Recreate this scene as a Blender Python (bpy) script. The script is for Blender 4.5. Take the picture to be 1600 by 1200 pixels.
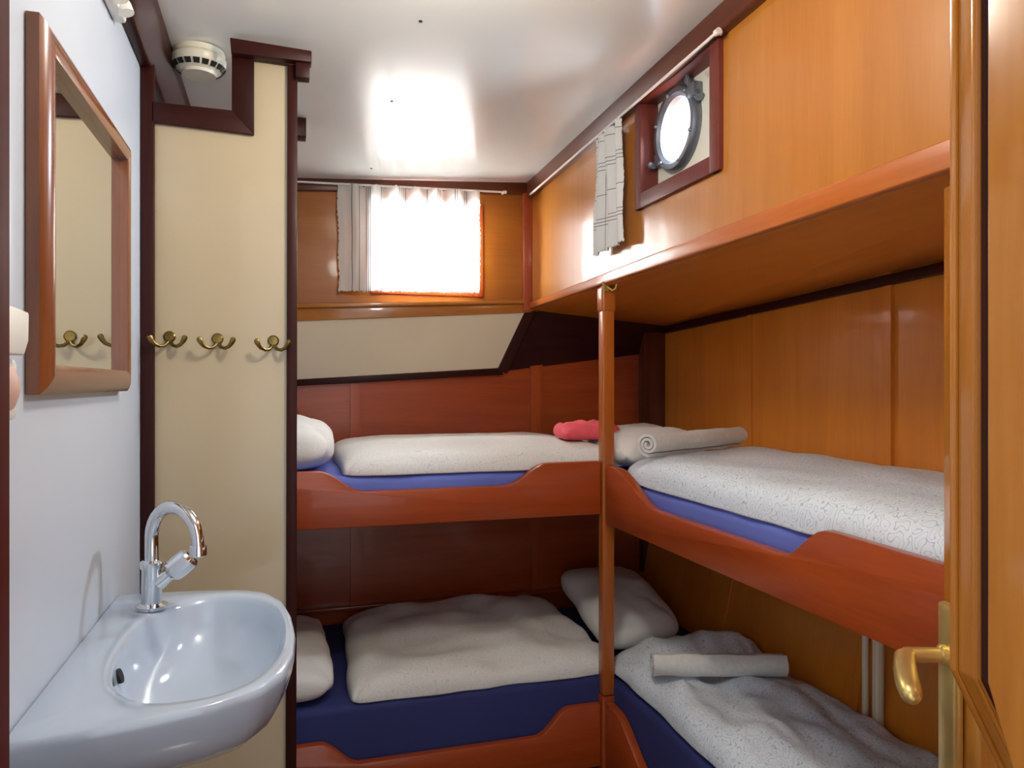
import bpy, bmesh, math, random
from mathutils import Vector, noise
random.seed(7)
for o in list(bpy.data.objects): bpy.data.objects.remove(o)
S = bpy.context.scene; C = S.collection
H = 1.22                      # eye height above the cabin floor; all z below are relative to the eye
F = 1175.0                    # focal length in px of a 1600 px wide frame
YAW = math.radians(16.8)
SN, CS = math.sin(YAW), math.cos(YAW)
# ------------------------------------------------------------------ camera
cam = bpy.data.cameras.new('camera'); cam.sensor_width = 36; cam.lens = F/1600*36
cam.clip_start = .01
co = bpy.data.objects.new('camera', cam); C.objects.link(co)
co.location = (0, 0, H); co.rotation_euler = (math.pi/2, 0, -YAW); S.camera = co
# ------------------------------------------------------------------ world
W = bpy.data.worlds.new('sky'); S.world = W; W.use_nodes = True
bg = W.node_tree.nodes['Background']; bg.inputs[0].default_value = (.90, .95, 1, 1); bg.inputs[1].default_value = 1.2
# ------------------------------------------------------------------ daylight at the two windows
def area(name, loc, rot, sx, sy, power, col, shape='RECTANGLE'):
    l = bpy.data.lights.new(name, 'AREA'); l.shape = shape; l.size = sx; l.size_y = sy
    l.energy = power; l.color = col
    o = bpy.data.objects.new(name, l); C.objects.link(o)
    o.location = (loc[0], loc[1], loc[2]+H); o.rotation_euler = rot
    return o
area('daylight_window', (.485, 2.80, .50), (math.radians(-82), 0, 0), .44, .36, 34, (.93, .97, 1))
area('daylight_porthole', (1.06, 1.615, .72), (0, math.radians(62), 0), .30, .30, 36, (.80, .90, 1), 'ELLIPSE')
S.view_settings.view_transform = 'Standard'; S.view_settings.look = 'None'
S.view_settings.exposure = .45; S.view_settings.gamma = 1; S.view_settings.use_curve_mapping = False
# ------------------------------------------------------------------ helpers
def P(px, py, X=None, Y=None, Z=None):
    u = (px-800)/F; v = (600-py)/F
    d = (SN+u*CS, CS-u*SN, v)
    t = X/d[0] if X is not None else (Y/d[1] if Y is not None else Z/d[2])
    return (d[0]*t, d[1]*t, d[2]*t)
def zc(x, y): return .688+.0576*x+.029*(2.62-y)          # the cambered deckhead
ORG = {}
def rt(o): return ORG[o.name]
def thing(name, label, cat, loc, group=None):
    o = bpy.data.objects.new(name, None); C.objects.link(o); o.empty_display_size = .05
    o.location = (loc[0], loc[1], loc[2]+H); ORG[o.name] = Vector(loc)
    o['label'] = label; o['category'] = cat
    if group: o['group'] = group
    return o
def struct_root(name, loc=(0,0,0)):
    o = bpy.data.objects.new(name, None); C.objects.link(o)
    o.location = (loc[0], loc[1], loc[2]+H); ORG[o.name] = Vector(loc); o['kind'] = 'structure'
    return o
def obj(name, geo, mat, parent=None, smooth=35):
    vs, fs = geo
    if parent is not None: org = rt(parent)
    else:
        xs = [v[0] for v in vs]; ys = [v[1] for v in vs]; zs = [v[2] for v in vs]
        org = Vector(((min(xs)+max(xs))/2, (min(ys)+max(ys))/2, min(zs)))
    me = bpy.data.meshes.new(name)
    me.from_pydata([(v[0]-org[0], v[1]-org[1], v[2]-org[2]) for v in vs], [], fs)
    bm = bmesh.new(); bm.from_mesh(me); bmesh.ops.recalc_face_normals(bm, faces=bm.faces); bm.to_mesh(me); bm.free()
    if smooth:
        me.polygons.foreach_set('use_smooth', [True]*len(me.polygons))
        me.set_sharp_from_angle(angle=math.radians(smooth))
    me.materials.append(mat); me.update()
    o = bpy.data.objects.new(name, me); C.objects.link(o)
    ORG[o.name] = org
    if parent is not None: o.parent = parent
    else: o.location = (org[0], org[1], org[2]+H)
    return o
def tag(o, label=None, cat=None, group=None, kind=None):
    if label: o['label'] = label
    if cat: o['category'] = cat
    if group: o['group'] = group
    if kind: o['kind'] = kind
    return o
def join(*gs):
    V, Fc = [], []
    for vs, fs in gs:
        b = len(V); V += [tuple(v) for v in vs]; Fc += [tuple(i+b for i in f) for f in fs]
    return V, Fc
def bevel(geo, w, seg=2):
    bm = bmesh.new(); bv = [bm.verts.new(v) for v in geo[0]]
    for f in geo[1]:
        try: bm.faces.new([bv[i] for i in f])
        except ValueError: pass
    bmesh.ops.recalc_face_normals(bm, faces=bm.faces)
    es = [e for e in bm.edges if len(e.link_faces) == 2 and e.calc_face_angle(0) > .5]
    bmesh.ops.bevel(bm, geom=es, offset=w, segments=seg, affect='EDGES', profile=.5, clamp_overlap=True)
    bm.verts.index_update()
    r = ([tuple(v.co) for v in bm.verts], [tuple(v.index for v in f.verts) for f in bm.faces]); bm.free()
    return r
def hexa(a, b):       # two matching quads -> closed hexahedron
    return (list(a)+list(b), [(0,1,2,3),(7,6,5,4),(0,4,5,1),(1,5,6,2),(2,6,7,3),(3,7,4,0)])
def box(x0, x1, y0, y1, z0, z1, bv=0, seg=2):
    g = hexa([(x0,y0,z0),(x1,y0,z0),(x1,y1,z0),(x0,y1,z0)], [(x0,y0,z1),(x1,y0,z1),(x1,y1,z1),(x0,y1,z1)])
    return bevel(g, bv, seg) if bv else g
def prism(poly, off, bv=0, seg=2):    # 3-D polygon extruded by a vector
    n = len(poly); V = [tuple(p) for p in poly]+[tuple(p[i]+off[i] for i in range(3)) for p in poly]
    Fc = [tuple(range(n)), tuple(range(2*n-1, n-1, -1))]+[(i, (i+1)%n, n+(i+1)%n, n+i) for i in range(n)]
    return bevel((V, Fc), bv, seg) if bv else (V, Fc)
def frame_of(d):
    d = Vector(d).normalized(); a = Vector((0,0,1)) if abs(d.z) < .9 else Vector((1,0,0))
    s = d.cross(a).normalized(); return s, s.cross(d).normalized()
def tube(path, rad, n=12, cap=True, flat=1.0):
    path = [Vector(p) for p in path]; m = len(path)
    rad = rad if isinstance(rad, (list, tuple)) else [rad]*m
    V, Fc = [], []; s = None
    for i, p in enumerate(path):
        d = (path[min(i+1, m-1)]-path[max(i-1, 0)]).normalized()
        if s is None: s, u = frame_of(d)
        else:
            s = (s-d*s.dot(d)).normalized(); u = s.cross(d)
        for k in range(n):
            a = 2*math.pi*k/n; V.append(tuple(p+s*math.cos(a)*rad[i]+u*math.sin(a)*rad[i]*flat))
    for i in range(m-1):
        for k in range(n):
            Fc.append((i*n+k, i*n+(k+1)%n, (i+1)*n+(k+1)%n, (i+1)*n+k))
    if cap: Fc += [tuple(range(n-1, -1, -1)), tuple((m-1)*n+k for k in range(n))]
    return V, Fc
def lathe(prof, c, axis=(0,0,1), n=32, close=True):   # prof: (radius, height along axis)
    ax = Vector(axis).normalized(); s, u = frame_of(ax); V, Fc = [], []; c = Vector(c)
    for r, h in prof:
        for k in range(n):
            a = 2*math.pi*k/n; V.append(tuple(c+ax*h+(s*math.cos(a)+u*math.sin(a))*max(r, 1e-5)))
    for i in range(len(prof)-1):
        for k in range(n): Fc.append((i*n+k, i*n+(k+1)%n, (i+1)*n+(k+1)%n, (i+1)*n+k))
    if close: Fc += [tuple(range(n)), tuple((len(prof)-1)*n+k for k in range(n-1, -1, -1))]
    return V, Fc
def nz(x, y, z=0): return noise.noise(Vector((x, y, z)))
def sm(a, b, x):
    t = min(1, max(0, (x-a)/(b-a))); return t*t*(3-2*t)
def soft(c00, c10, c11, c01, zb, th, nx=40, ny=40, p=5, amp=.006, fx=6, fy=6, seed=0, edge=.008, top=None, q=.34, flat=False, rc=7):
    """a stuffed cloth slab over a quad in XY: c00..c01 corners, zb its underside height (number or fn), th its thickness"""
    V, Fc = [], []
    def sp(i, n): return .5-.5*math.cos(math.pi*i/n)
    zbf = zb if callable(zb) else (lambda s, t: zb)
    for side in (1, -1):
        for j in range(ny+1):
            for i in range(nx+1):
                s, t = sp(i, nx), sp(j, ny)
                x = (c00[0]*(1-s)+c10[0]*s)*(1-t)+(c01[0]*(1-s)+c11[0]*s)*t
                y = (c00[1]*(1-s)+c10[1]*s)*(1-t)+(c01[1]*(1-s)+c11[1]*s)*t
                e = (max(0, 1-abs(2*s-1)**p)*max(0, 1-abs(2*t-1)**p))**q
                w = nz(x*fx+seed, y*fy, seed*1.7)+.5*nz(x*fx*2.3+9, y*fy*2.3, seed)+.25*abs(nz(x*fx*5, y*fy*4, seed+4))
                ca, cb = abs(2*s-1), abs(2*t-1); kk = max(ca, cb, 1e-6)/max(1e-6, (ca**rc+cb**rc)**(1/rc)); xm = (c00[0]+c10[0]+c11[0]+c01[0])/4; ym = (c00[1]+c10[1]+c11[1]+c01[1])/4
                x, y = xm+(x-xm)*kk, ym+(y-ym)*kk
                ex = edge*nz(x*9+seed, y*9, 3.3); ey = edge*nz(x*9, y*9+seed, 8.1)
                th2 = th+(top(s, t) if top else 0)
                zz = zbf(s, t)+th2*.5+(th2*.5*e+amp*w*e if side > 0 else -th2*.5*e*.98)
                if flat: zz = zbf(s, t)+((th2*.06+th2*.94*e+amp*w*e) if side > 0 else th2*.06*(1-min(1, e*3)))
                V.append((x+ex, y+ey, zz))
    N = (nx+1)*(ny+1)
    bnd = {}
    for j in range(ny):
        for i in range(nx):
            a = j*(nx+1)+i; q4 = (a, a+1, a+nx+2, a+nx+1)
            Fc.append(q4); Fc.append(tuple(k+N for k in reversed(q4)))
    # weld the rims
    loop = [(0, i) for i in range(nx+1)]+[(j, nx) for j in range(1, ny+1)]+[(ny, i) for i in range(nx-1, -1, -1)]+[(j, 0) for j in range(ny-1, 0, -1)]
    mp = {j*(nx+1)+i+N: j*(nx+1)+i for j, i in loop}
    Fc = [tuple(mp.get(k, k) for k in f) for f in Fc]
    used = sorted({k for f in Fc for k in f}); ix = {k: n for n, k in enumerate(used)}
    return [V[k] for k in used], [tuple(ix[k] for k in f) for f in Fc]
# ------------------------------------------------------------------ materials
def mat(name):
    m = bpy.data.materials.new(name); m.use_nodes = True
    return m, m.node_tree.nodes, m.node_tree.links, m.node_tree.nodes['Principled BSDF']
def plain(name, col, rough=.5, metal=0, coat=0, var=.06, vs=6, bump=0, bs=60):
    m, N, L, b = mat(name)
    tc = N.new('ShaderNodeTexCoord'); n = N.new('ShaderNodeTexNoise'); n.inputs['Scale'].default_value = vs
    n.inputs['Detail'].default_value = 4; L.new(tc.outputs['Object'], n.inputs['Vector'])
    r = N.new('ShaderNodeValToRGB'); r.color_ramp.elements[0].position = .3; r.color_ramp.elements[1].position = .7
    r.color_ramp.elements[0].color = [max(0, c*(1-var)) for c in col]+[1]; r.color_ramp.elements[1].color = [min(1, c*(1+var)) for c in col]+[1]
    L.new(n.outputs['Fac'], r.inputs[0]); L.new(r.outputs[0], b.inputs['Base Color'])
    b.inputs['Roughness'].default_value = rough; b.inputs['Metallic'].default_value = metal
    b.inputs['Coat Weight'].default_value = coat; b.inputs['Coat Roughness'].default_value = .08
    if bump:
        n2 = N.new('ShaderNodeTexNoise'); n2.inputs['Scale'].default_value = bs; n2.inputs['Detail'].default_value = 3
        L.new(tc.outputs['Object'], n2.inputs['Vector'])
        bp = N.new('ShaderNodeBump'); bp.inputs['Strength'].default_value = bump; bp.inputs['Distance'].default_value = .004
        L.new(n2.outputs['Fac'], bp.inputs['Height']); L.new(bp.outputs[0], b.inputs['Normal'])
    return m
def wood(name, c1, c2, axis='z', rough=.32, coat=.5, sc=1.0, cr=.07, spec=.5):
    m, N, L, b = mat(name)
    tc = N.new('ShaderNodeTexCoord'); mp = N.new('ShaderNodeMapping')
    k = {'x': (.7, 9, 9), 'y': (9, .7, 9), 'z': (9, 9, .7)}[axis]
    mp.inputs['Scale'].default_value = [v*sc for v in k]
    L.new(tc.outputs['Object'], mp.inputs['Vector'])
    n = N.new('ShaderNodeTexNoise'); n.inputs['Scale'].default_value = 2.2; n.inputs['Detail'].default_value = 6; n.inputs['Distortion'].default_value = .6
    L.new(mp.outputs[0], n.inputs['Vector'])
    n2 = N.new('ShaderNodeTexNoise'); n2.inputs['Scale'].default_value = 22; n2.inputs['Detail'].default_value = 3
    L.new(mp.outputs[0], n2.inputs['Vector'])
    mx = N.new('ShaderNodeMath'); mx.operation = 'MULTIPLY_ADD'; mx.inputs[1].default_value = .35
    L.new(n2.outputs['Fac'], mx.inputs[0]); L.new(n.outputs['Fac'], mx.inputs[2])
    r = N.new('ShaderNodeValToRGB'); r.color_ramp.elements[0].position = .42; r.color_ramp.elements[1].position = .92
    r.color_ramp.elements[0].color = (*c1, 1); r.color_ramp.elements[1].color = (*c2, 1)
    L.new(mx.outputs[0], r.inputs[0]); L.new(r.outputs[0], b.inputs['Base Color'])
    b.inputs['Roughness'].default_value = rough; b.inputs['Coat Weight'].default_value = coat; b.inputs['Coat Roughness'].default_value = cr
    b.inputs['Specular IOR Level'].default_value = spec
    bp = N.new('ShaderNodeBump'); bp.inputs['Strength'].default_value = .03; bp.inputs['Distance'].default_value = .002
    L.new(n.outputs['Fac'], bp.inputs['Height']); L.new(bp.outputs[0], b.inputs['Normal'])
    return m
OR1, OR2 = (.38, .128, .013), (.48, .182, .024)
GD1, GD2 = (.62, .190, .016), (.76, .265, .028)
RD1, RD2 = (.28, .038, .005), (.42, .072, .010)
AM1, AM2 = (.38, .090, .010), (.52, .145, .018)
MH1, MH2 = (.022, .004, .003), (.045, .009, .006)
M = {}
for ax in 'xyz':
    M['orange_'+ax] = wood('varnished_okoume_'+ax, OR1, OR2, ax, sc=.7, coat=.6)
    M['gold_'+ax] = wood('golden_hull_lining_'+ax, GD1, GD2, ax, sc=.6, coat=.2)
    M['red_'+ax] = wood('varnished_mahogany_'+ax, RD1, RD2, ax, rough=.36, coat=.25)
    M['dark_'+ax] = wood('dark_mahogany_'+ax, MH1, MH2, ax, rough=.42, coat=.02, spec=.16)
    M['amber_'+ax] = wood('amber_mahogany_'+ax, AM1, AM2, ax, sc=.8)
    M['brown_'+ax] = wood('brown_mahogany_'+ax, (.075,.017,.006), (.14,.034,.011), ax, coat=.2, spec=.35)
M['box_z'] = wood('porthole_box_wood', (.10,.016,.010), (.17,.030,.018), 'z', rough=.5, coat=0)
M['soffit'] = wood('soffit_veneer', (.56,.15,.014), (.68,.215,.022), 'y', sc=.6, coat=.3)
M['backpanel'] = wood('aft_panel_veneer', (.30,.090,.010), (.40,.135,.018), 'x', sc=.6, coat=.08, spec=.2)
M['jamb'] = wood('dark_red_jamb', (.06,.006,.004), (.09,.010,.006), 'z', rough=.5, coat=0, spec=.05)
M['frame'] = wood('mirror_wood', (.13,.036,.010), (.25,.075,.020), 'z', rough=.25)
M['frame_y'] = wood('mirror_wood_long', (.13,.036,.010), (.25,.075,.020), 'y', rough=.25)
M['door'] = wood('door_veneer', (.40,.13,.012), (.56,.22,.030), 'z', rough=.2, coat=.7, sc=.6)
M['white_wall'] = plain('white_laminate', (.55,.61,.70), .32, var=.015)
M['ceiling'] = plain('ceiling_lacquer', (.80,.82,.79), .22, coat=.15, var=.015, vs=3)
M['cream'] = plain('cream_laminate', (.51,.42,.275), .25, coat=.3, var=.03, vs=3)
M['cream2'] = plain('cream_paint', (.78,.68,.50), .45, var=.03, vs=4)
M['ceramic'] = plain('ceramic', (.45,.53,.64), .08, coat=.5, var=.01)
M['chrome'] = plain('chrome', (.72,.73,.75), .08, metal=1, var=.02)
M['brass'] = plain('brass', (.85,.66,.24), .30, metal=.75, var=.05, vs=30)
M['bronze'] = plain('aged_brass', (.24,.165,.05), .30, metal=1, var=.2, vs=60)
M['plastic'] = plain('white_plastic', (.78,.78,.74), .35, var=.02)
M['yellow_plastic'] = plain('ivory_plastic', (.76,.72,.58), .35, var=.02)
M['black'] = plain('black_slot', (.006,.006,.006), .6)
M['pinkbtn'] = plain('pinkish_button', (.62,.40,.34), .4)
M['white_rod'] = plain('white_rod', (.85,.80,.76), .35)
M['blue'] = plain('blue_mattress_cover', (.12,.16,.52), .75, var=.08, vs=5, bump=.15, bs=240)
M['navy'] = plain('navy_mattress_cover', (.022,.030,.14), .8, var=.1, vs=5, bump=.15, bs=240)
M['white_cloth'] = plain('white_cotton', (.80,.79,.76), .85, var=.03, vs=20, bump=.25, bs=90)
M['towel'] = plain('white_terry_towel', (.80,.79,.76), .95, var=.05, vs=80, bump=.7, bs=420)
M['pink'] = plain('coral_pink_cloth', (.95,.13,.17), .9, var=.08, vs=30, bump=.4, bs=200)
M['steel_grey'] = plain('porthole_metal', (.20,.22,.26), .35, metal=.7, var=.15, vs=20)
M['floor'] = wood('floor_boards', (.10,.035,.012), (.2,.07,.025), 'y')
def rusty():
    m, N, L, b = mat('painted_steel_with_rust')
    tc = N.new('ShaderNodeTexCoord'); n = N.new('ShaderNodeTexNoise'); n.inputs['Scale'].default_value = 14; n.inputs['Detail'].default_value = 6
    L.new(tc.outputs['Object'], n.inputs['Vector'])
    r = N.new('ShaderNodeValToRGB'); e = r.color_ramp.elements
    e[0].position = .60; e[0].color = (.78,.76,.66,1); e[1].position = .74; e[1].color = (.42,.30,.14,1)
    L.new(n.outputs['Fac'], r.inputs[0]); L.new(r.outputs[0], b.inputs['Base Color']); b.inputs['Roughness'].default_value = .4
    return m
M['plate'] = rusty()
def quilt(name, base, line, scale=30, lv=2.2):
    m, N, L, b = mat(name)
    tc = N.new('ShaderNodeTexCoord')
    n = N.new('ShaderNodeTexNoise'); n.inputs['Scale'].default_value = scale; n.inputs['Detail'].default_value = 0; n.inputs['Distortion'].default_value = .25
    L.new(tc.outputs['Object'], n.inputs['Vector'])
    a = N.new('ShaderNodeMath'); a.operation = 'MULTIPLY'; a.inputs[1].default_value = lv*4; L.new(n.outputs['Fac'], a.inputs[0])
    f = N.new('ShaderNodeMath'); f.operation = 'PINGPONG'; f.inputs[1].default_value = .5; L.new(a.outputs[0], f.inputs[0])
    r = N.new('ShaderNodeValToRGB'); e = r.color_ramp.elements
    e[0].position = .05; e[0].color = (*line, 1); e[1].position = .10; e[1].color = (*base, 1)
    L.new(f.outputs[0], r.inputs[0])
    L.new(r.outputs[0], b.inputs['Base Color']); b.inputs['Roughness'].default_value = .85
    n2 = N.new('ShaderNodeTexNoise'); n2.inputs['Scale'].default_value = 130; L.new(tc.outputs['Object'], n2.inputs['Vector'])
    bp = N.new('ShaderNodeBump'); bp.inputs['Strength'].default_value = .25; bp.inputs['Distance'].default_value = .004
    L.new(n2.outputs['Fac'], bp.inputs['Height']); L.new(bp.outputs[0], b.inputs['Normal'])
    return m
M['quilt'] = quilt('squiggle_print_cotton', (.75,.81,.88), (.46,.54,.63), 62, 1.1)
M['quilt2'] = quilt('faint_squiggle_cotton', (.80,.79,.76), (.68,.68,.66), 62, 1.1)
def curtain_mat(name, vert, horiz, trans=.5):
    """white cloth with woven thin grey lines: vert / horiz = list of (position, half width) in metres of object space (u = local x or y, v = local z)"""
    m, N, L, b = mat(name)
    tc = N.new('ShaderNodeUVMap'); sx = N.new('ShaderNodeSeparateXYZ'); L.new(tc.outputs[0], sx.inputs[0])
    acc = None
    for axis, items in ((0, vert), (1, horiz)):
        for pos, hw in items:
            c = N.new('ShaderNodeMath'); c.operation = 'COMPARE'; c.inputs[1].default_value = pos; c.inputs[2].default_value = hw
            L.new(sx.outputs[axis], c.inputs[0])
            if acc is None: acc = c.outputs[0]
            else:
                mx = N.new('ShaderNodeMath'); mx.operation = 'MAXIMUM'; L.new(acc, mx.inputs[0]); L.new(c.outputs[0], mx.inputs[1]); acc = mx.outputs[0]
    mixc = N.new('ShaderNodeMix'); mixc.data_type = 'RGBA'
    mixc.inputs[6].default_value = (.90,.90,.88,1); mixc.inputs[7].default_value = (.22,.23,.26,1)
    L.new(acc, mixc.inputs[0])
    tr = N.new('ShaderNodeBsdfTranslucent'); L.new(mixc.outputs[2], tr.inputs[0]); L.new(mixc.outputs[2], b.inputs['Base Color'])
    b.inputs['Roughness'].default_value = .9
    sh = N.new('ShaderNodeMixShader'); sh.inputs[0].default_value = trans
    L.new(b.outputs[0], sh.inputs[1]); L.new(tr.outputs[0], sh.inputs[2])
    L.new(sh.outputs[0], N['Material Output'].inputs[0])
    return m
def glass():
    m, N, L, b = mat('window_glass')
    t = N.new('ShaderNodeBsdfTransparent'); g = N.new('ShaderNodeBsdfGlossy'); g.inputs['Roughness'].default_value = .02
    sh = N.new('ShaderNodeMixShader'); sh.inputs[0].default_value = .06
    L.new(t.outputs[0], sh.inputs[1]); L.new(g.outputs[0], sh.inputs[2])
    L.new(sh.outputs[0], N['Material Output'].inputs[0]); N.remove(b)
    return m
M['glass'] = glass()
def mirror():
    m, N, L, b = mat('mirror_silver'); b.inputs['Base Color'].default_value = (.86,.88,.84,1); b.inputs['Metallic'].default_value = 1; b.inputs['Roughness'].default_value = .01
    return m
M['mirror'] = mirror()
# ------------------------------------------------------------------ key planes
XL, YC = -.275, 1.65          # left wall, wardrobe front
XR, YR = .878, 2.0            # bunk rails
XU, YU = .87, 2.64            # upper trunk walls
XH, YB = 1.455, 2.75          # lower walls under the side deck
ZF = -H
# ------------------------------------------------------------------ structure
tag(obj('floor', box(-1.2, 1.7, -1.6, 3.0, ZF-.05, ZF), M['floor']), kind='structure')
cl = obj('ceiling', hexa([(-.35,.3,zc(-.35,.3)),(.93,.3,zc(.93,.3)),(.93,2.70,zc(.93,2.70)),(-.35,2.70,zc(-.35,2.70))],
                         [(-.35,.3,zc(-.35,.3)+.03),(.93,.3,zc(.93,.3)+.03),(.93,2.70,zc(.93,2.70)+.03),(-.35,2.70,zc(-.35,2.70)+.03)]), M['ceiling'])
tag(cl, kind='structure')
for px, py, r in ((657,33,.0042),(612,158,.0035),(580,263,.0035)):
    z = .72
    for _ in range(4):
        p = P(px, py, Z=z); z = zc(p[0], p[1])
    obj('screw', lathe([(0,-.002),(r,-.0015),(r,.002)], (p[0],p[1],z), n=12), M['black'], cl)
tag(obj('wall_left', box(XL-.03, XL, .44, 2.78, ZF, .75), M['white_wall']), kind='structure')
# upper back wall with the window opening
wx0, wx1, wz0, wz1 = .305, .665, .335, .625
zt = lambda x: zc(x, YU)+.02
def bz(x): return .262-.012*(1-x)          # lower edge of the panel
wb = struct_root('wall_back', (.4, YU, .26))
for n, (x0, x1, z0, z1) in enumerate(((-.30, wx0, .24, .76), (wx1, .90, .270, .76), (wx0, wx1, .265, wz0), (wx0, wx1, wz1, .76))):
    obj('panel', box(x0, x1, YU, YU+.03, z0, z1), M['backpanel'], wb)
# rails and stile of the upper back panel
a = [P(455,502,Y=YU-.012), P(832,488,Y=YU-.012), P(832,470,Y=YU-.012), P(455,478,Y=YU-.012)]
tag(obj('trim_1', prism(a, (0,.03,0), .004), M['orange_x']), kind='structure')
a = [P(455,481,Y=YU-.03), P(822,474,Y=YU-.03), P(822,468,Y=YU-.03), P(455,474,Y=YU-.03)]
tag(obj('trim_2', prism(a, (0,.03,0), .003), M['orange_x']), kind='structure')
a = [(-.28,YU-.02,zc(-.28,YU)+.01), (.87,YU-.02,zc(.87,YU)+.01), (.87,YU-.02,zc(.87,YU)-.040), (-.28,YU-.02,zc(-.28,YU)-.040)]
tag(obj('trim_3', prism(a, (0,.03,0), .004), M['brown_x']), kind='structure')
a = [P(818,300,Y=YU-.02), P(818,486,Y=YU-.02), P(836,486,Y=YU-.02), P(836,300,Y=YU-.02)]
tag(obj('trim_4', prism(a, (0,.03,0), .004), M['red_z']), kind='structure')
# sloped cream lining under the window
a = [P(450,496,Y=YU-.004), P(826,486,Y=YU-.004), P(778,580,Y=YB-.02), P(450,600,Y=YB-.02)]
tag(obj('wall_back_lining', prism(a, (0,.012,.004)), M['cream2']), kind='structure')
a = [P(822,484,Y=YU-.012), P(836,486,Y=YU-.012), P(792,584,Y=YB-.032), P(778,578,Y=YB-.032)]
tag(obj('trim_5', prism(a, (0,.02,.004)), M['dark_z']), kind='structure')
a = [P(450,594,Y=YB-.03), P(786,575,Y=YB-.03), P(786,586,Y=YB-.03), P(450,604,Y=YB-.03)]
tag(obj('trim_6', prism(a, (0,.02,.004), .002), M['dark_x']), kind='structure')
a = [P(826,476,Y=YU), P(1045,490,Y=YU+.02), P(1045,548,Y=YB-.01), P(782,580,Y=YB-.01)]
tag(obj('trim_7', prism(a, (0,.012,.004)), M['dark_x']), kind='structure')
# lower back wall: boards and battens
wl = struct_root('wall_back_lower', (.5, YB, ZF))
for x0, x1 in ((-.30,.2405),(.2405,.925),(.925,1.50)):
    obj('panel', hexa([(x0,YB-.02,ZF),(x1,YB-.02,ZF),(x1,YB+.02,ZF),(x0,YB+.02,ZF)], [(x0,YB,.30),(x1,YB,.30),(x1,YB+.02,.30),(x0,YB+.02,.30)]), M['red_x'], wl)
for x0, x1 in ((.224,.262),(.90,.95)):
    obj('batten', hexa([(x0,YB-.035,ZF),(x1,YB-.035,ZF),(x1,YB+.01,ZF),(x0,YB+.01,ZF)], [(x0,YB-.012,.10),(x1,YB-.012,.10),(x1,YB+.01,.10),(x0,YB+.01,.10)]), M['red_z'], wl)
obj('ledge', box(-.27,1.3,YB-.05,YB+.0,-.80,-.785,.003), M['red_x'], wl)
obj('corner_post', box(1.36,1.47,YB-.05,YB+.02,ZF,.26,.004), M['brown_z'], wl)
# right trunk wall with the recess for the porthole
fy0, fy1, fz0, fz1 = 1.40, 1.725, .480, .735
wr = struct_root('wall_right', (XU, 1.5, .28))
for y0, y1, z0, z1 in ((.30, fy0, .30, .80), (fy1, YU+.03, .292, .80), (fy0, fy1, .295, fz0), (fy0, fy1, fz1, .80)):
    obj('panel', box(XU, XU+.03, y0, y1, z0, z1), M['orange_z'], wr)
# long moulding along the foot of the trunk wall
def mz(y, k): return (.281+.0075*(1.98-y) if k == 0 else .311+.0185*(1.98-y))
a = [(XU-.012,.30,mz(.3,0)), (XU-.012,2.63,mz(2.63,0)), (XU-.012,2.63,mz(2.63,1)), (XU-.012,.30,mz(.3,1))]
tag(obj('trim_8', prism(a, (.03,0,0), .004, 3), M['amber_y']), kind='structure')
a = [(XU-.022,.30,zc(XU,.3)+.012), (XU-.022,2.63,zc(XU,2.63)+.012), (XU-.022,2.63,zc(XU,2.63)-.055), (XU-.022,.30,zc(XU,.3)-.055)]
tag(obj('trim_9', prism(a, (.03,0,0), .005, 3), M['brown_y']), kind='structure')
# side deck soffit over the right bunk
a = [(XU+.004,.30,.2925), (XU+.004,2.66,.2745), (1.47,2.76,.228), (1.47,.30,.333)]
tag(obj('ceiling_soffit', prism(a, (0,0,.02)), M['soffit']), kind='structure')
# right hull lining: boards, battens, cornice
wh = struct_root('wall_right_lower', (XH, 1.6, ZF))
def hx(z): return XH if z > -.24 else XH-.105*min(1.2, (-.24-z)/.56)
def hullboard(name, y0, y1, dx, m, z0=ZF, z1=.34):
    zs = [z0, -.80, -.24, z1]
    V = []
    for z in zs:
        x = hx(z)+dx
        V += [(x,y0,z),(x,y1,z),(XH+.03,y1,z),(XH+.03,y0,z)]
    Fc = [(0,1,2,3),(12,15,14,13)]
    for k in range(3):
        for i in range(4): Fc.append((k*4+i, k*4+(i+1)%4, k*4+4+(i+1)%4, k*4+4+i))
    return obj(name, (V, Fc), m, wh, smooth=20)
def hy(px): return P(px, 600, X=XH)[1]
seams = [2.76, hy(1168), hy(1385), .30]
for k in range(3): hullboard('panel', seams[k+1]+.004, seams[k]-.004, 0 if k != 1 else -.006, M['gold_z'])
for px in (1175, 1392): hullboard('batten', hy(px)-.012, hy(px)+.012, -.012, M['gold_z'])
a = [(XH-.022,.30,.322), (XH-.022,2.70,.226), (XH-.022,2.70,.200), (XH-.022,.30,.296)]
obj('cornice', prism(a, (.03,0,0), .004), M['dark_y'], wh)
for px, w in ((1352,.006),(1372,.010)):     # pale pipes clipped to the hull below the upper bunk
    y = P(px, 1060, X=1.338)[1]
    tag(obj('pipe', tube([(1.338,y,-1.1),(1.338,y,-.85),(1.338,y,-.42)], w*1.3, 10), M['cream2']),
        'pale %s pipe running up the hull below the upper bunk' % ('thin' if w < .008 else 'thick'), 'pipe')
# doorway partition (camera looks through it)
def pr_wall(): 
    wf = struct_root('wall_front', (0,.45,ZF))
    obj('panel', box(-.34,-.165,.452,.49,ZF,.80), M['dark_z'], wf)
    obj('panel', box(.545,1.5,.38,.44,ZF,.80), M['orange_z'], wf)
    obj('door_casing', box(-.19,-.1515,.44,.50,ZF,.80,.003), M['jamb'], wf)
    return wf
wf = pr_wall()
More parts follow.
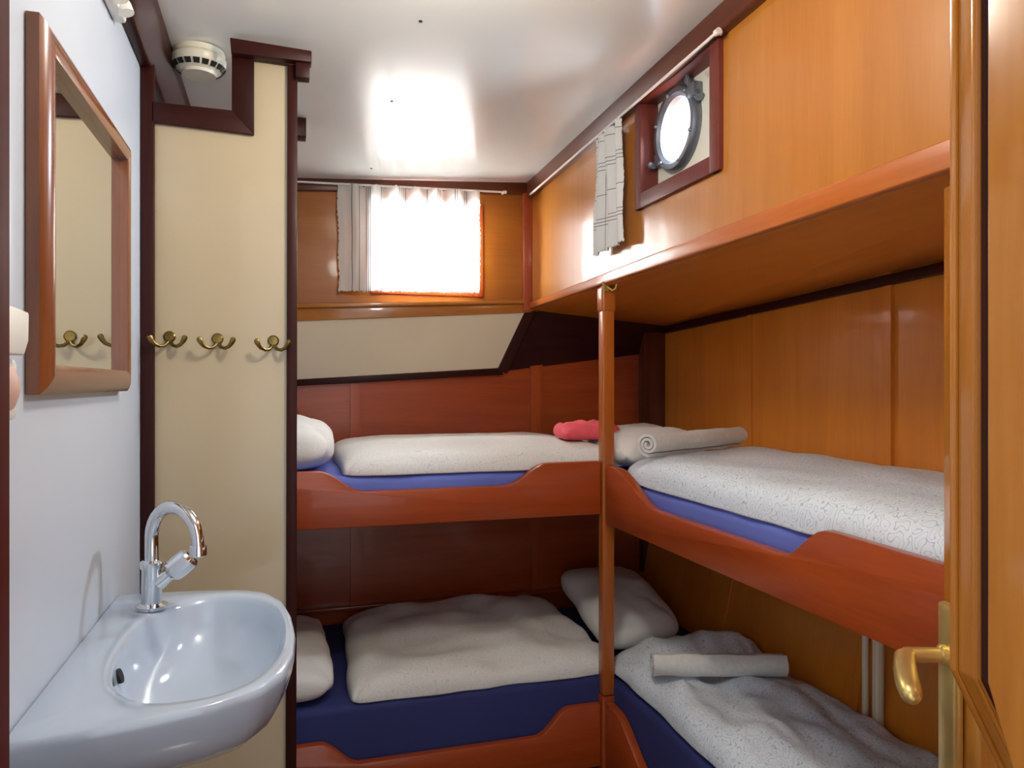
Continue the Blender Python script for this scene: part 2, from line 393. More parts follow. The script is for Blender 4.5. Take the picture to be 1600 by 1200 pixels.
# right casing: two half round beads, foot cut away at a slant
def casing(x0, x1, y0, y1, m, name):
    pts = [(x0,.80),(x0,-.228),(x0+.040,-.297),(x0+.12,-.435),(x0+.12,ZF),(x1+.12,ZF),(x1+.12,-.435),(x1+.040,-.297),(x1,-.228),(x1,.80)]
    return obj(name, prism([(x,y0,z) for x, z in pts], (0,y1-y0,0), .002), m, wf)
casing(.5116,.5400,.450,.476, M['door'], 'door_casing')
casing(.5090,.5125,.4685,.4755, M['door'], 'casing_bead')
casing(.5090,.5125,.4510,.4560, M['door'], 'casing_bead')
pts = [(.403,.80),(.403,-.206),(.385,-.2553),(.33,-.42),(.33,ZF),(.05,ZF),(.05,.80)]
obj('door_lining', prism([(.4640,y,z) for y, z in pts], (.05,0,0), .003), M['door'], wf)
casing(.5125,.5400,.4470,.4499, M['dark_z'], 'gap_shade_strip')  # added dark strip, its colour stands for the shade in the casing gap
# porthole window in its box
w2 = struct_root('window_2', (XU, 1.55, .46))
Y0, Y1, Z0, Z1 = 1.365, 1.757, .444, .725
def wframe():
    for y0, y1, z0, z1 in ((Y0,fy0+.003,Z0,Z1), (fy1-.003,Y1,Z0,Z1)):
        obj('frame_stile', box(XU-.012,XU+.045,y0,y1,z0,z1,.004), M['box_z'], w2)
    for z0, z1 in ((Z0,fz0+.003), (fz1-.025,Z1+.02)):
        obj('frame_rail', box(XU-.011,XU+.045,Y0+.002,Y1-.002,z0,z1,.004), M['box_z'], w2)
wframe()
PC = Vector((XU+.038, 1.612, .612)); PR = .081
def plate():
    V, Fc = [], []; n = 48
    for k in range(n):
        an = 2*math.pi*k/n; c, s = math.cos(an), math.sin(an)
        V.append((PC.x, PC.y+c*PR, PC.z+s*PR))
        ey = (fy1+.01-PC.y) if c > 0 else (PC.y-fy0+.01); ez = (fz1-PC.z) if s > 0 else (PC.z-fz0+.01)
        q = min(ey/abs(c) if abs(c) > 1e-6 else 9, ez/abs(s) if abs(s) > 1e-6 else 9)
        V.append((PC.x, PC.y+c*q, PC.z+s*q))
    for k in range(n):
        i, j = 2*k, 2*((k+1)%n); Fc.append((i, i+1, j+1, j))
    m = len(V); V += [(x+.008,y,z) for x, y, z in V]
    Fc += [tuple(i+m for i in reversed(f)) for f in list(Fc)]
    for k in range(n):
        i, j = 2*k, 2*((k+1)%n); Fc.append((i, j, j+m, i+m)); Fc.append((i+1, i+1+m, j+1+m, j+1))
    return V, Fc
obj('steel_plate', plate(), M['plate'], w2)
obj('glass_pane', lathe([(0,.0),(PR-.004,.0),(PR-.004,.006),(0,.006)], PC, (1,0,0), 40, close=False), M['glass'], w2)
rg = obj('ring', lathe([(PR-.006,.004),(PR-.006,-.012),(PR+.002,-.020),(PR+.014,-.020),(PR+.020,-.010),(PR+.020,.002),(PR-.006,.004)], PC, (1,0,0), 48, close=False), M['steel_grey'], w2)
for an in (20, 75, 130, 200, 250, 310):
    a = math.radians(an); q = PC+Vector((-.020, math.cos(a)*(PR+.008), math.sin(a)*(PR+.008)))
    obj('bolt', lathe([(.005,.004),(.005,-.003),(.003,-.005),(0,-.005)], q, (1,0,0), 10, close=False), M['steel_grey'], rg)
hg = PC+Vector((-.012, -.088, .062))
obj('hinge', join(tube([hg+Vector((0,-.022,-.026)), hg+Vector((0,.030,.034))], .010, 12), box(hg.x-.012,hg.x+.014,hg.y-.016,hg.y+.016,hg.z-.02,hg.z+.014,.004),
    tube([hg+Vector((-.006,.012,.012)), hg+Vector((-.012,.016,.044))], [.006,.004], 8)), M['steel_grey'], w2)
cg = PC+Vector((-.010, .090, -.052))
obj('clamp_screw', join(box(cg.x-.008,cg.x+.012,cg.y-.014,cg.y+.010,cg.z-.016,cg.z+.016,.003), lathe([(.006,0),(.009,-.006),(.009,-.016),(.004,-.020)], cg+Vector((-.006,.004,-.012)), (1,0,0), 12)), M['steel_grey'], w2)
# window behind the curtain
w1 = struct_root('window_1', (.485, YU, wz0))
for x0, x1, z0, z1 in ((wx0-.022,wx0+.010,wz0-.022,wz1+.022),(wx1-.010,wx1+.022,wz0-.022,wz1+.022)):
    obj('frame_stile', box(x0,x1,YU-.010,YU+.035,z0,z1,.004), M['red_z'], w1)
for z0, z1 in ((wz0-.021,wz0+.010),(wz1-.010,wz1+.021)):
    obj('frame_rail', box(wx0+.008,wx1-.008,YU-.009,YU+.035,z0,z1,.004), M['red_x'], w1)
obj('glass_pane', box(wx0,wx1,YU+.018,YU+.022,wz0,wz1), M['glass'], w1)
# cornice over the left wall
obj_c = obj('trim_10', prism([(XL,.45,zc(XL,.45)+.01),(XL+.05,.45,zc(XL,.45)+.01),(XL+.05,.45,zc(XL,.45)-.030),(XL+.02,.45,zc(XL,.45)-.072),(XL,.45,zc(XL,.45)-.072)],
     (0,2.2,zc(XL,2.65)-zc(XL,.45)), .004), M['dark_y']); tag(obj_c, kind='structure')
# ------------------------------------------------------------------ door leaf on the right with brass handle
dr = struct_root('door_1', (.836,.79,ZF))
FE = Vector((.836,.79,0)); dl = Vector((-.35,-.937,0)).normalized(); dn = Vector((-.937,.35,0)).normalized()
def leafbox(s0, s1, n0, n1, z0, z1, bv=.003):
    q = lambda s, n, z: tuple(FE+dl*s+dn*n+Vector((0,0,z)))
    return bevel(hexa([q(s0,n0,z0),q(s1,n0,z0),q(s1,n1,z0),q(s0,n1,z0)], [q(s0,n0,z1),q(s1,n0,z1),q(s1,n1,z1),q(s0,n1,z1)]), bv, 2)
obj('door_leaf', leafbox(0,.34,-.028,0,ZF+.05,.26), M['door'], dr)
pl = obj('handle_plate', leafbox(.012,.054,0,.014,-.53,-.283,.005), M['brass'], dr)
nb = FE+dl*.034+dn*.008+Vector((0,0,-.348))
tip = nb+dn*.050
lv = [tip+Vector((.000,0,.000)), tip+dn*.008+Vector((-.004,-.006,-.002)), tip+dn*.010+Vector((-.024,-.030,-.006)), tip+dn*.008+Vector((-.050,-.058,-.010)), tip+dn*.004+Vector((-.070,-.078,-.012)), tip+dn*.003+Vector((-.076,-.084,-.0125)), tip+dn*.003+Vector((-.079,-.087,-.0128))]
hd = obj('door_handle', join(tube([nb, nb+dn*.012, nb+dn*.014, tip+dn*.006], [.013,.013,.0095,.0095], 16), tube(lv, [.0095,.0125,.0135,.0135,.0120,.0090,.003], 16)), M['brass'], dr)
obj('rose', lathe([(.016,0),(.016,.004),(.012,.006)], nb, tuple(dn), 20), M['brass'], hd)
# ------------------------------------------------------------------ wardrobe with stepped top
wd = thing('wardrobe', 'narrow cream wardrobe with dark stepped trim and coat hooks beside the washbasin', 'wardrobe', (-.12, YC+.2, ZF))
def wp(px, py, y=YC): p = P(px, py, Y=y); return p
pa = [wp(226,180), wp(380,196), wp(380,78), wp(463,92)]
poly = [(XL+.004,YC,ZF+.002), (.020,YC,ZF+.002), (.020,YC,pa[3][2]), (pa[2][0],YC,pa[2][2]), (pa[1][0],YC,pa[1][2]), (XL+.004,YC,pa[0][2])]
obj('front_panel', prism(poly, (0,.016,0)), M['cream'], wd)
obj('side_panel', box(.002,.021,YC+.017,1.955,ZF+.002,.60), M['dark_z'], wd)
def strip(name, pts, y=YC-.012, d=.0115, m='dark_x', bv=.002): return obj(name, prism([wp(a, b, y) for a, b in pts], (0,d,0), bv), M[m], wd)
strip('corner_strip', [(219,90),(241,92),(241,1300),(219,1300)], m='dark_z')
strip('trim_rail', [(236,158),(363,172),(397,210),(236,190)])
strip('trim_riser', [(362,84),(397,90),(397,210),(362,173)], m='dark_z', y=YC-.0125)
strip('trim_cap', [(359,58),(487,79),(487,97),(361,82)], y=YC-.035, d=.034)
strip('cap_block', [(462,96),(484,98),(484,122),(462,120)], y=YC-.03, d=.029)
strip('trim_head', [(390,88),(466,99),(466,103),(390,92)], y=YC-.013)
strip('edge_strip', [(449,100),(465,102),(463,1300),(446,1300)], m='dark_z', y=YC-.0125)
z0 = zc(.03, 2.1)
tag(obj('trim_11', box(-.10,.054,2.06,2.11,z0-.05,z0-.001,.002), M['dark_x']), kind='structure')
# double coat hooks
def coat_hook(px, py, label):
    c = Vector(P(px, py, Y=YC)); c.y = YC
    t = thing('coat_hook', label, 'coat hook', tuple(c), 'double coat hooks on the wardrobe')
    obj('back_plate', lathe([(.0115,.0002),(.0115,-.003),(.009,-.0055),(0,-.0060)], c+Vector((0,0,.006)), (0,1,0), 20, close=False), M['bronze'], t)
    for s in (-1, 1):
        pth = [c+Vector((s*.002,-.004,-.004)), c+Vector((s*.008,-.012,-.012)), c+Vector((s*.016,-.020,-.014)), c+Vector((s*.024,-.026,-.010)), c+Vector((s*.029,-.029,-.003)), c+Vector((s*.0315,-.030,.003)), c+Vector((s*.0325,-.0305,.0065)), c+Vector((s*.033,-.0307,.0080))]
        obj('prong', tube(pth, [.0035,.0036,.0034,.0038,.0050,.0058,.0046,.0015], 12), M['bronze'], t)
    return t
coat_hook(265, 531, 'double brass coat hook at the left, half touching the dark corner strip')
coat_hook(340, 534, 'middle double brass coat hook on the cream wardrobe')
coat_hook(427, 537, 'right double brass coat hook nearest the bunks')
# ------------------------------------------------------------------ smoke detector
sc = Vector((-.174, 1.715, zc(-.174,1.715)))
sd = thing('smoke_detector', 'round ivory smoke detector on the ceiling behind the wardrobe top', 'smoke detector', tuple(sc))
obj('base', lathe([(.050,0),(.052,-.008),(.050,-.012)], sc, n=40), M['yellow_plastic'], sd)
obj('dome', lathe([(.050,-.0125),(.0545,-.018),(.054,-.028),(.046,-.040),(.036,-.046),(.034,-.052),(0,-.053)], sc, n=40, close=False), M['yellow_plastic'], sd)
for k in range(18):
    a = 2*math.pi*(k+.5)/18; r0, r1 = .0508, .0440; da = .125
    pts = []
    for rr, zz in ((.0525,-.0330),(.0455,-.0415)):
        for s in (-1, 1): pts.append(sc+Vector((rr*math.cos(a+s*da), rr*math.sin(a+s*da), zz)))
    q = [tuple(pts[0]), tuple(pts[1]), tuple(pts[3]), tuple(pts[2])]
    d = Vector((math.cos(a)*.0012, math.sin(a)*.0012, -.0012))
    obj('vent_slot', prism(q, tuple(d)), M['black'], sd)
# ------------------------------------------------------------------ mirror
mr = thing('wall_mirror', 'rectangular mirror in a rounded brown wooden frame above the washbasin', 'mirror', (XL, 1.25, -.01))
my0, my1, mz0, mz1 = .949, 1.435, -.012, .412
def mprof(d):   # height of moulding above the wall across its width
    t = d/.034; return .012+.012*math.sin(min(1, max(0, t))*math.pi*.72+.1)**.7
def mould(p0, p1, inward):
    """frame length with mitred ends; inward = unit vector towards the glass"""
    V, Fc = [], []; n = 9; p0, p1, inward = Vector(p0), Vector(p1), Vector(inward); al = (p1-p0).normalized()
    for e, p in ((1, p0), (-1, p1)):
        V.append(tuple(p+Vector((.001,0,0))))
        for i in range(n+1):
            d = .034*i/n; q = p+inward*d+al*d*e; V.append((XL+mprof(d), q.y, q.z))
        q = p+inward*.034+al*.034*e; V.append((XL+.001, q.y, q.z))
    m = n+3
    for i in range(m): Fc.append((i, (i+1)%m, m+(i+1)%m, m+i))
    Fc += [tuple(range(m)), tuple(range(2*m-1, m-1, -1))]
    return V, Fc
cx = XL
obj('frame_stile', mould((cx,my0,mz1),(cx,my0,mz0),(0,1,0)), M['frame'], mr)
obj('frame_stile', mould((cx,my1,mz0),(cx,my1,mz1),(0,-1,0)), M['frame'], mr)
obj('frame_rail', mould((cx,my0,mz0),(cx,my1,mz0),(0,0,1)), M['frame_y'], mr)
obj('frame_rail', mould((cx,my1,mz1),(cx,my0,mz1),(0,0,-1)), M['frame_y'], mr)
obj('mirror_glass', box(cx+.001,cx+.009,my0+.028,my1-.028,mz0+.028,mz1-.028), M['mirror'], mr)
# ------------------------------------------------------------------ shaver socket and switch box on the left wall
so = thing('socket_box', 'white plastic socket and switch box at the left edge beside the mirror', 'socket', (XL, .8, -.04))
pts = [(.74,.028),(.848,.028),(.860,.042),(.862,.072),(.74,.077)]
obj('socket_housing', prism([(XL,y,z) for y, z in pts], (.030,0,0), .003), M['plastic'], so)
obj('switch_housing', box(XL,XL+.020,.74,.862,-.036,.0255,.006), M['plastic'], so)
obj('button', lathe([(.021,0),(.021,.004),(.012,.008),(0,.009)], (XL+.019,.832,-.004), (1,0,0), 24, close=False), M['pinkbtn'], so)
# ------------------------------------------------------------------ white lamp bracket at the ceiling
wl_ = thing('wall_lamp', 'white plastic lamp fitting high on the left wall under the ceiling', 'lamp', (XL, 1.40, .58))
obj('base', box(XL,XL+.020,1.30,1.40,.605,.640,.005), M['plastic'], wl_)
for k, y in enumerate((1.375,1.42)):
    obj('lamp_shade', tube([(XL+.018,y-.06,.632),(XL+.024,y-.064,.618),(XL+.028,y-.066,.604)], [.008,.011,.012], 14), M['plastic'], wl_)
# ------------------------------------------------------------------ washbasin
ZS = -.360
rim = [(XL,.866),(-.200,.874),(-.142,.886),(-.080,.905),(-.030,.935),(.000,.985),(.012,1.05),(.015,1.13),(.010,1.22),(-.004,1.31),(-.030,1.37),(-.070,1.40),(-.130,1.415),(-.200,1.425),(XL,1.43)]
bc = Vector((-.112,1.145,0))
def resample(pts, n, closed=True):
    P_ = [Vector((p[0],p[1],0)) for p in pts]; 
    if closed: P_.append(P_[0])
    L_ = [0]
    for a, b in zip(P_, P_[1:]): L_.append(L_[-1]+(b-a).length)
    out = []
    for k in range(n):
        d = L_[-1]*k/n; i = max(j for j in range(len(L_)-1) if L_[j] <= d+1e-9)
        f = (d-L_[i])/(L_[i+1]-L_[i]); out.append(P_[i].lerp(P_[i+1], f))
    return out
def ray_out(poly, c, a):
    d = Vector((math.cos(a), math.sin(a), 0)); best = None
    for i in range(len(poly)):
        p, q = Vector((poly[i][0],poly[i][1],0)), Vector((poly[(i+1)%len(poly)][0],poly[(i+1)%len(poly)][1],0))
        e = q-p; den = d.x*e.y-d.y*e.x
        if abs(den) < 1e-9: continue
        w = p-c; t = (w.x*e.y-w.y*e.x)/den; s = (w.x*d.y-w.y*d.x)/den
        if t > 0 and -1e-6 <= s <= 1+1e-6 and (best is None or t < best): best = t
    return best
def basin():
    n = 96; V, Fc = [], []; rings = []
    def hole(a):   # the bowl outline, a rounded D leaning to the back
        x, y = math.cos(a), math.sin(a)
        ex, ey = (.112 if x > 0 else .106), (.226 if y > 0 else .214)
        p = 2.3; r = 1/((abs(x)/ex)**p+(abs(y)/ey)**p)**(1/p)
        return r
    def add(fn, z): 
        ring = []
        for k in range(n):
            a = 2*math.pi*k/n; r, c = fn(a); ring.append(len(V)); zz = z(a) if callable(z) else z
            V.append((c.x+math.cos(a)*r, c.y+math.sin(a)*r, zz))
        rings.append(ring)
    ro = {k: ray_out(rim, bc, 2*math.pi*k/n) for k in range(n)}
    R = lambda a: ro[int(round(a/(2*math.pi/n)))%n]
    oc = Vector((-.155,1.16,0))
    # outside, bottom up
    def outer(f, dx): return lambda a: ((R(a)*f), bc+Vector((dx,0,0)))
    def wallclamp(f):   # shrink but keep the back on the wall
        def g(a):
            r = R(a)*f; x = bc.x+math.cos(a)*r
            return (r, bc)
        return g
    add(wallclamp(.30), ZS-.118)
    add(wallclamp(.50), ZS-.112)
    add(wallclamp(.68), ZS-.098)
    add(wallclamp(.82), ZS-.076)
    add(wallclamp(.92), ZS-.050)
    add(wallclamp(.98), ZS-.024)
    add(wallclamp(.998), ZS-.012)
    add(wallclamp(1.0), ZS-.008)
    add(wallclamp(.992), ZS-.002)
    add(wallclamp(.975), ZS)
    def mid(f): return lambda a: (hole(a)*(1-f)+R(a)*.975*f, bc)
    add(mid(.45), ZS-.001)
    add(mid(.12), ZS-.001)
    add(lambda a: (hole(a), bc), ZS-.004)
    for f, z in ((.97,.012),(.93,.034),(.84,.062),(.66,.084),(.40,.096),(.12,.100),(.05,.101)):
        add(lambda a, f=f: (hole(a)*f, bc+Vector((-.012*(1-f),0.0,0))), ZS-z)
    for r0, r1 in zip(rings, rings[1:]):
        for k in range(n): Fc.append((r0[k], r0[(k+1)%n], r1[(k+1)%n], r1[k]))
    Fc.append(tuple(rings[0])); Fc.append(tuple(reversed(rings[-1])))
    V = [(max(XL+.0005, x), y, z) for x, y, z in V]
    return V, Fc
wb_ = thing('washbasin', 'white ceramic D-shaped washbasin hung on the left wall', 'washbasin', (-.13,1.15,ZS-.20))
obj('basin', basin(), M['ceramic'], wb_, smooth=60)
obj('overflow_slot', lathe([(.0,-.004),(.0085,-.004),(.010,.002),(.0095,.004),(0,.004)], (-.2105,1.10,ZS-.026), (.9,.0,.3), 20, close=False), M['black'], wb_)
obj('drain', lathe([(.022,0),(.022,.003),(.014,.004),(0,.003)], (-.124,1.145,ZS-.101), n=24, close=False), M['chrome'], wb_)
ap = obj('apron', prism([(XL+.001,.90,ZS-.03),(XL+.001,1.40,ZS-.03),(XL+.001,1.36,ZS-.20),(XL+.001,.93,ZS-.20)], (.042,0,0), .008), M['ceramic'], wb_)
# faucet
fb = Vector((-.205,1.325,ZS))
fa = thing('faucet', 'chrome swan-neck pillar tap with round knob on the washbasin corner', 'faucet', tuple(fb))
obj('body', lathe([(.024,0),(.024,.005),(.016,.009),(.0150,.062),(.0175,.066),(.0175,.074),(.013,.078)], fb, n=24), M['chrome'], fa)
hd_ = Vector((.078,-.085,0)).normalized(); R_ = .0575
arc = [fb+Vector((0,0,.070)), fb+Vector((0,0,.095))]
for k in range(0, 15):
    a = math.pi-(math.pi*1.0)*k/14
    arc.append(fb+hd_*(R_+R_*math.cos(a))+Vector((0,0,.115+R_*.90*math.sin(a))))
arc.append(arc[-1]+Vector((0,0,-.003)))
obj('spout', tube(arc, [.0105]*3+[.0105-.0015*k/14 for k in range(len(arc)-3)], 16), M['chrome'], fa)
obj('aerator', lathe([(.0115,0),(.0125,-.003),(.0125,-.016),(.010,-.018)], arc[-1]+Vector((0,0,.002)), n=20), M['chrome'], fa)
kd = Vector((.75,-.10,.62)).normalized(); k0 = fb+Vector((.010,-.002,.040))
obj('valve_neck', lathe([(.013,0),(.0105,.020),(.0105,.028)], k0, tuple(kd), 20), M['chrome'], fa)
obj('knob', lathe([(.012,.022),(.0175,.028),(.0185,.040),(.0175,.062),(.014,.066),(0,.067)], k0, tuple(kd), 12, close=False), M['chrome'], fa, smooth=25)
# ------------------------------------------------------------------ post
po = thing('bunk_post', 'square varnished post at the corner between the two bunk tiers', 'post', (.880,1.981,ZF))
obj('upper_post', box(.862,.898,1.963,1.999,-.884,.279,.005,2), M['amber_z'], po)
obj('lower_post', box(.860,.900,1.961,2.001,ZF+.002,-.887,.005,2), M['red_z'], po)
obj('post_head', box(.858,.902,1.959,2.003,.205,.277,.008,3), M['amber_z'], po)
bh = thing('post_hook', 'small brass double hook at the top of the bunk post', 'hook', (.858,1.955,.27))
obj('back_plate', box(.860,.876,1.953,1.958,.262,.296,.002), M['brass'], bh)
for s in (-1, 1):
    c = Vector((.868+s*.004,1.954,.275))
    obj('prong', tube([c, c+Vector((s*.008,-.014,-.012)), c+Vector((s*.014,-.022,-.008)), c+Vector((s*.018,-.025,.010))], [.0028,.0028,.0026,.0036], 8), M['brass'], bh)
# ------------------------------------------------------------------ bunks
def rail_back(zl, zr, zlow, zbot, l0, l1, r0, r1, x0=-.270, x1=.8585):
    top = []
    n = 80
    for i in range(n+1):
        x = x0+(x1-x0)*i/n
        hi = zl+(zr-zl)*(x-x0)/(x1-x0); k = 1-sm(l0, l1, x)+sm(r0, r1, x)
        top.append((x, 1.970, zlow+(hi-zlow)*k))
    poly = [(x0,1.970,zbot)]+top[0:]+[(x1,1.970,zbot)]
    return bevel(prism(poly, (0,.026,0)), .004, 2)
def rail_right(zl, zr, zlow, zbot, l0, l1, r0, r1, y0=1.9585, y1=.46):
    top = []; n = 80
    for i in range(n+1):
        y = y0+(y1-y0)*i/n
        hi = zl+(zr-zl)*i/n; k = 1-sm(-l0, -l1, -y)+sm(-r0, -r1, -y)
        top.append((.866, y, zlow+(hi-zlow)*k))
    poly = [(.866,y0,zbot)]+top+[(.866,y1,zbot)]
    return bevel(prism(poly, (.026,0,0)), .004, 2)
b1 = thing('bunk', 'upper back bunk with scalloped mahogany rail under the curtained window', 'bunk', (.3,2.36,-.37), 'built-in bunks')
obj('rail', rail_back(-.224,-.219,-.278,-.370,.080,.195,.575,.700), M['red_x'], b1)
obj('base_board', box(-.27,.86,1.998,2.73,-.365,-.345), M['red_x'], b1)
b2 = thing('bunk', 'upper right bunk with scalloped rail under the porthole', 'bunk', (1.16,1.3,-.4), 'built-in bunks')
obj('rail', rail_right(-.230,-.257,-.310,-.395,1.90,1.66,1.17,1.055), M['red_y'], b2)
obj('base_board', box(.893,1.448,.47,2.73,-.390,-.370), M['red_y'], b2)
b3 = thing('bunk', 'lower back bunk with scalloped rail below the other back bunk', 'bunk', (.3,2.36,-1.085), 'built-in bunks')
obj('rail', rail_back(-.922,-.908,-.980,-1.085,.085,.185,.665,.765), M['red_x'], b3)
obj('base_board', box(-.27,.86,1.998,2.71,-1.08,-1.06), M['red_x'], b3)
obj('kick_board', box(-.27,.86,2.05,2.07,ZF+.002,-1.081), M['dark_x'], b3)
b4 = thing('bunk', 'lower right bunk with rail at the foot of the post', 'bunk', (1.16,1.3,-1.09), 'built-in bunks')
obj('rail', rail_right(-.900,-.930,-.995,-1.090,1.90,1.70,1.17,1.055), M['red_y'], b4)
obj('base_board', box(.893,1.325,.47,2.69,-1.085,-1.065), M['red_y'], b4)
obj('kick_board', box(.93,.95,.47,1.95,ZF+.002,-1.086), M['dark_y'], b4)
# mattresses
def matt(x0, x1, y0, y1, z0, z1, m, label):
    return tag(obj('mattress', box(x0,x1,y0,y1,z0,z1,.022,4), m), label, 'mattress')
matt(-.265,.895,2.000,2.725,-.344,-.242, M['blue'], 'blue covered mattress on the upper back bunk')
matt(.900,1.445,.48,2.72,-.369,-.268, M['blue'], 'blue covered mattress on the upper right bunk')
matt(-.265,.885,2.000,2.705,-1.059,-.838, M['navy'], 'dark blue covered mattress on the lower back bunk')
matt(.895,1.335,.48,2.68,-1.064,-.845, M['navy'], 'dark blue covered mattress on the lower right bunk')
# bedding
def cloth(name, geo, m, label, cat, smooth=80): return tag(obj(name, geo, m, smooth=smooth), label, cat)
cloth('duvet', soft((.145,1.998),(.96,1.998),(.96,2.70),(.145,2.70), -.242, .070, 60, 36, p=7, amp=.006, fx=4, fy=7, seed=1, flat=True, rc=18), M['quilt2'],
      'white folded duvet along the upper back bunk', 'duvet')
cloth('pillow', soft((-.255,2.03),(.125,2.02),(.145,2.45),(-.255,2.46), -.243, .150, 36, 36, p=3.2, amp=.018, fx=6, fy=14, seed=2), M['white_cloth'],
      'plump white pillow at the head of the upper back bunk', 'pillow')
cloth('duvet', soft((.897,.47),(1.446,.47),(1.446,2.16),(.898,1.935), lambda s, t: -.270+.0*s, .078, 50, 80, p=8, amp=.012, fx=5, fy=5, seed=3, edge=.006, flat=True, rc=18), M['quilt'],
      'white squiggle-printed duvet on the upper right bunk', 'duvet')
cloth('pillow', soft((.900,1.90),(1.34,2.16),(1.30,2.62),(.955,2.52), -.262, .120, 30, 30, p=3, amp=.010, fx=8, fy=8, seed=4), M['white_cloth'],
      'white pillow in the corner of the upper right bunk behind the rolled towel', 'pillow')
cloth('duvet', soft((.160,2.002),(.93,2.002),(.92,2.66),(.19,2.62), lambda s, t: -.840+.012*t, .082, 60, 36, p=5, amp=.026, fx=5, fy=7, seed=5, edge=.012, flat=True, rc=18), M['quilt2'],
      'rumpled white duvet on the lower back bunk', 'duvet')
cloth('pillow', soft((-.25,1.998),(.135,1.995),(.115,2.55),(-.25,2.56), -.840, .110, 36, 40, p=5, amp=.012, fx=6, fy=8, seed=6, edge=.012), M['white_cloth'],
      'white pillow at the head of the lower back bunk beside the washbasin', 'pillow')
cloth('duvet', soft((.900,.47),(1.335,.47),(1.330,2.06),(.905,2.06), lambda s, t: -.846+.015*t, .066, 60, 90, p=6, amp=.030, fx=9, fy=6, seed=7, edge=.012, flat=True, rc=18,
      top=lambda s, t: .045*sm(.84,.92,t)*sm(.05,.3,s)), M['quilt'],
      'crumpled squiggle-printed duvet on the lower right bunk', 'duvet')
cloth('pillow', soft((.910,2.06),(1.22,2.12),(1.24,2.58),(.955,2.60), lambda s, t: -.838+.070*t, .120, 36, 36, p=3, amp=.012, fx=8, fy=8, seed=8, edge=.012), M['white_cloth'],
      'white pillow in the corner of the lower right bunk behind the post', 'pillow')
# rolled towel on the upper right bunk with its spiral end
def roll(p0, p1, r, turns=2.4, th=.008, seed=0, sag=.9):
    p0, p1 = Vector(p0), Vector(p1); d = (p1-p0).normalized(); s, u = frame_of(d)
    n = 70; m = 24; V, Fc = [], []
    for j in range(m+1):
        f = j/m; c = p0.lerp(p1, f); bul = 1+.14*nz(f*5, seed, 1)
        for side in (0, 1):
            for i in range(n+1):
                a = 2*math.pi*turns*i/n; rr = (r*.25+(r-r*.25)*i/n)*bul-(th if side else 0)
                rr = max(.002, rr*(1+.04*nz(math.cos(a)*2, math.sin(a)*2, f*5+seed)))
                V.append(tuple(c+s*math.cos(a+2.2)*rr+u*math.sin(a+2.2)*rr*sag))
    w = 2*(n+1)
    for j in range(m):
        for i in range(n):
            a = j*w+i; Fc.append((a, a+1, a+w+1, a+w))
            a = j*w+n+1+i; Fc.append((a+1, a, a+w, a+w+1))
        for i in (0, n):
            a = j*w+i; b = j*w+n+1+i; Fc.append((a, b, b+w, a+w))
    for j in (0, m):
        for i in range(n):
            a = j*w+i; b = j*w+n+1+i; Fc.append((a, a+1, b+1, b))
    return V, Fc
cloth('rolled_towel', roll((.905,1.775,-.158),(1.32,1.985,-.157), .036, seed=3), M['towel'], 'rolled white towel with spiral end on the upper right bunk', 'towel', smooth=50)
cloth('rolled_towel', roll((.925,1.79,-.734),(1.25,1.680,-.732), .044, turns=1.8, seed=6, sag=.85), M['towel'], 'rolled white towel lying across the lower right bunk', 'towel', smooth=50)
cloth('cloth', soft((.785,2.06),(1.02,2.17),(.99,2.30),(.80,2.24), -.175, .055, 30, 24, p=3.0, amp=.022, fx=11, fy=12, seed=9, edge=.030), M['pink'],
      'crumpled coral pink cloth on the upper back bunk beside the post', 'cloth')
# ------------------------------------------------------------------ curtains and rods
def uvset(o, uv):
    me = o.data; l = me.uv_layers.new(name='cloth')
    for lp in me.loops: l.data[lp.index].uv = uv[lp.vertex_index]
def curtain(p_top, width, drop, dirv, nrm, folds, amp, mat_, name, label, seed, fray=.006, squeeze=None):
    """hung sheet; uv in metres: u along the cloth, v down"""
    nx, ny = 150, 60; V, Fc, UV = [], [], []; d, nn = Vector(dirv).normalized(), Vector(nrm).normalized(); p0 = Vector(p_top)
    for j in range(ny+1):
        for i in range(nx+1):
            s, t = i/nx, j/ny
            w = width*(squeeze(t) if squeeze else 1); off = (width-w)*.5
            fo = amp*(1-.35*t)*(math.sin(2*math.pi*folds*s+1.3*nz(s*3, t*1.5, seed))+.5*nz(s*9, t*2, seed+3))
            fr_u = fray*nz(t*40, seed, 5)*(1 if i in (0, nx) else 0)+.012*nz(t*3, seed+i//nx, 2)*(abs(2*s-1)**6)
            fr_v = fray*nz(s*60, seed, 7)*(1 if j in (0, ny) else 0)
            p = p0+d*(off+w*s+fr_u)+nn*fo+Vector((0,0,-drop*t+fr_v))
            V.append(tuple(p)); UV.append((width*s, drop*t))
    for j in range(ny):
        for i in range(nx):
            a = j*(nx+1)+i; Fc.append((a, a+1, a+nx+2, a+nx+1))
    o = tag(obj(name, (V, Fc), mat_, smooth=180), label, 'curtain'); uvset(o, UV)
    sol = o.modifiers.new('thickness', 'SOLIDIFY'); sol.thickness = .0012
    return o
g1 = [.045,.070,.095,.101,.107,.145,.205,.213,.221,.229,.305,.340,.348,.400,.408,.440,.448]
cm1 = curtain_mat('striped_curtain', [(p, .0011) for p in g1], [])
curtain((.172,2.598,.676), .492, .362, (1,0,.022), (0,1,0), 7, .014, cm1, 'curtain', 'white curtain with thin grey stripes over the back window', 1)
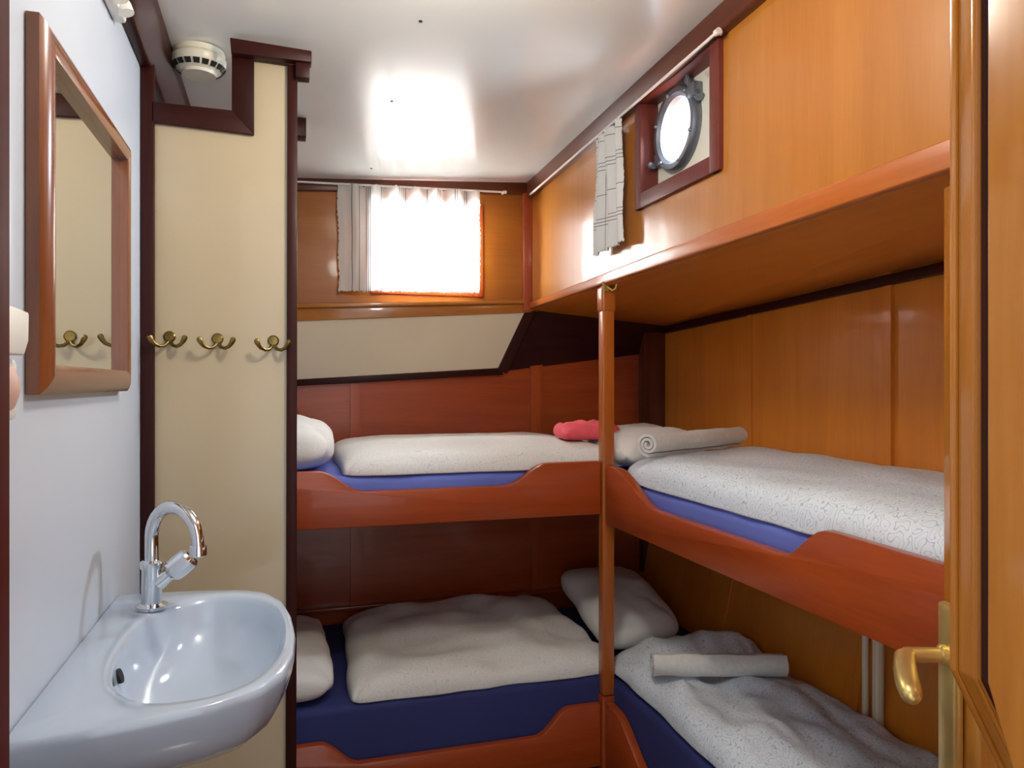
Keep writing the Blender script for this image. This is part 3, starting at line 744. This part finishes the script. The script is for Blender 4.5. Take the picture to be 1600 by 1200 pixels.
cm2 = curtain_mat('checked_curtain', [(p, .0009) for p in (.035,.075,.15)], [(p, .0010) for p in (.022,.082,.092,.102,.170,.235,.244,.253)], .25)
curtain((.842,1.985,.690), .20, .325, (0,-1,.03), (1,0,0), 3, .012, cm2, 'curtain', 'white checked curtain pushed aside next to the porthole', 4, squeeze=lambda t: .86+.14*t)
rd = thing('curtain_rod', 'thin white curtain rod across the back window', 'curtain rod', (.4,2.60,.67))
obj('rod', tube([(.03,2.598,.672),(.755,2.598,.690)], .0035, 10), M['white_rod'], rd)
obj('end_bracket', join(tube([(.755,2.598,.690),(.755,2.622,.690)], .0045, 10), lathe([(.006,-.005),(.006,.006)], (.757,2.598,.690), (1,0,0), 12)), M['white_rod'], rd)
rd = thing('curtain_rod', 'thin white curtain rod above the porthole on the right wall', 'curtain rod', (.842,1.8,.69))
obj('rod', tube([(.842,2.56,.680),(.842,1.345,.716)], .0035, 10), M['white_rod'], rd)
obj('end_bracket', join(tube([(.842,1.345,.716),(.852,1.345,.716)], .0055, 10), lathe([(.007,-.006),(.007,.006)], (.842,1.343,.716), (0,1,0), 12)), M['white_rod'], rd)
# ------------------------------------------------------------------ ceiling lamp over the doorway (behind the upper frame edge)
lc = Vector((.28,1.06,zc(.28,1.06)))
lp = thing('ceiling_lamp', 'round ceiling lamp in the middle of the cabin', 'lamp', tuple(lc))
obj('base', lathe([(.075,0),(.075,-.010),(.070,-.014)], lc, n=32), M['plastic'], lp)
mg, N_, L_, b_ = mat('lamp_glass'); b_.inputs['Base Color'].default_value = (.9,.88,.82,1); b_.inputs['Emission Color'].default_value = (1,.86,.66,1); b_.inputs['Emission Strength'].default_value = 6
obj('diffuser', lathe([(.068,-.014),(.064,-.026),(.048,-.038),(.02,-.044),(0,-.045)], lc, n=32, close=False), mg, lp)
ll = bpy.data.lights.new('ceiling_lamp_light', 'POINT'); ll.energy = 8.5; ll.color = (1,.92,.80); ll.shadow_soft_size = .05
lo = bpy.data.objects.new('ceiling_lamp_light', ll); C.objects.link(lo); lo.location = (lc.x, lc.y, lc.z+H-.11)
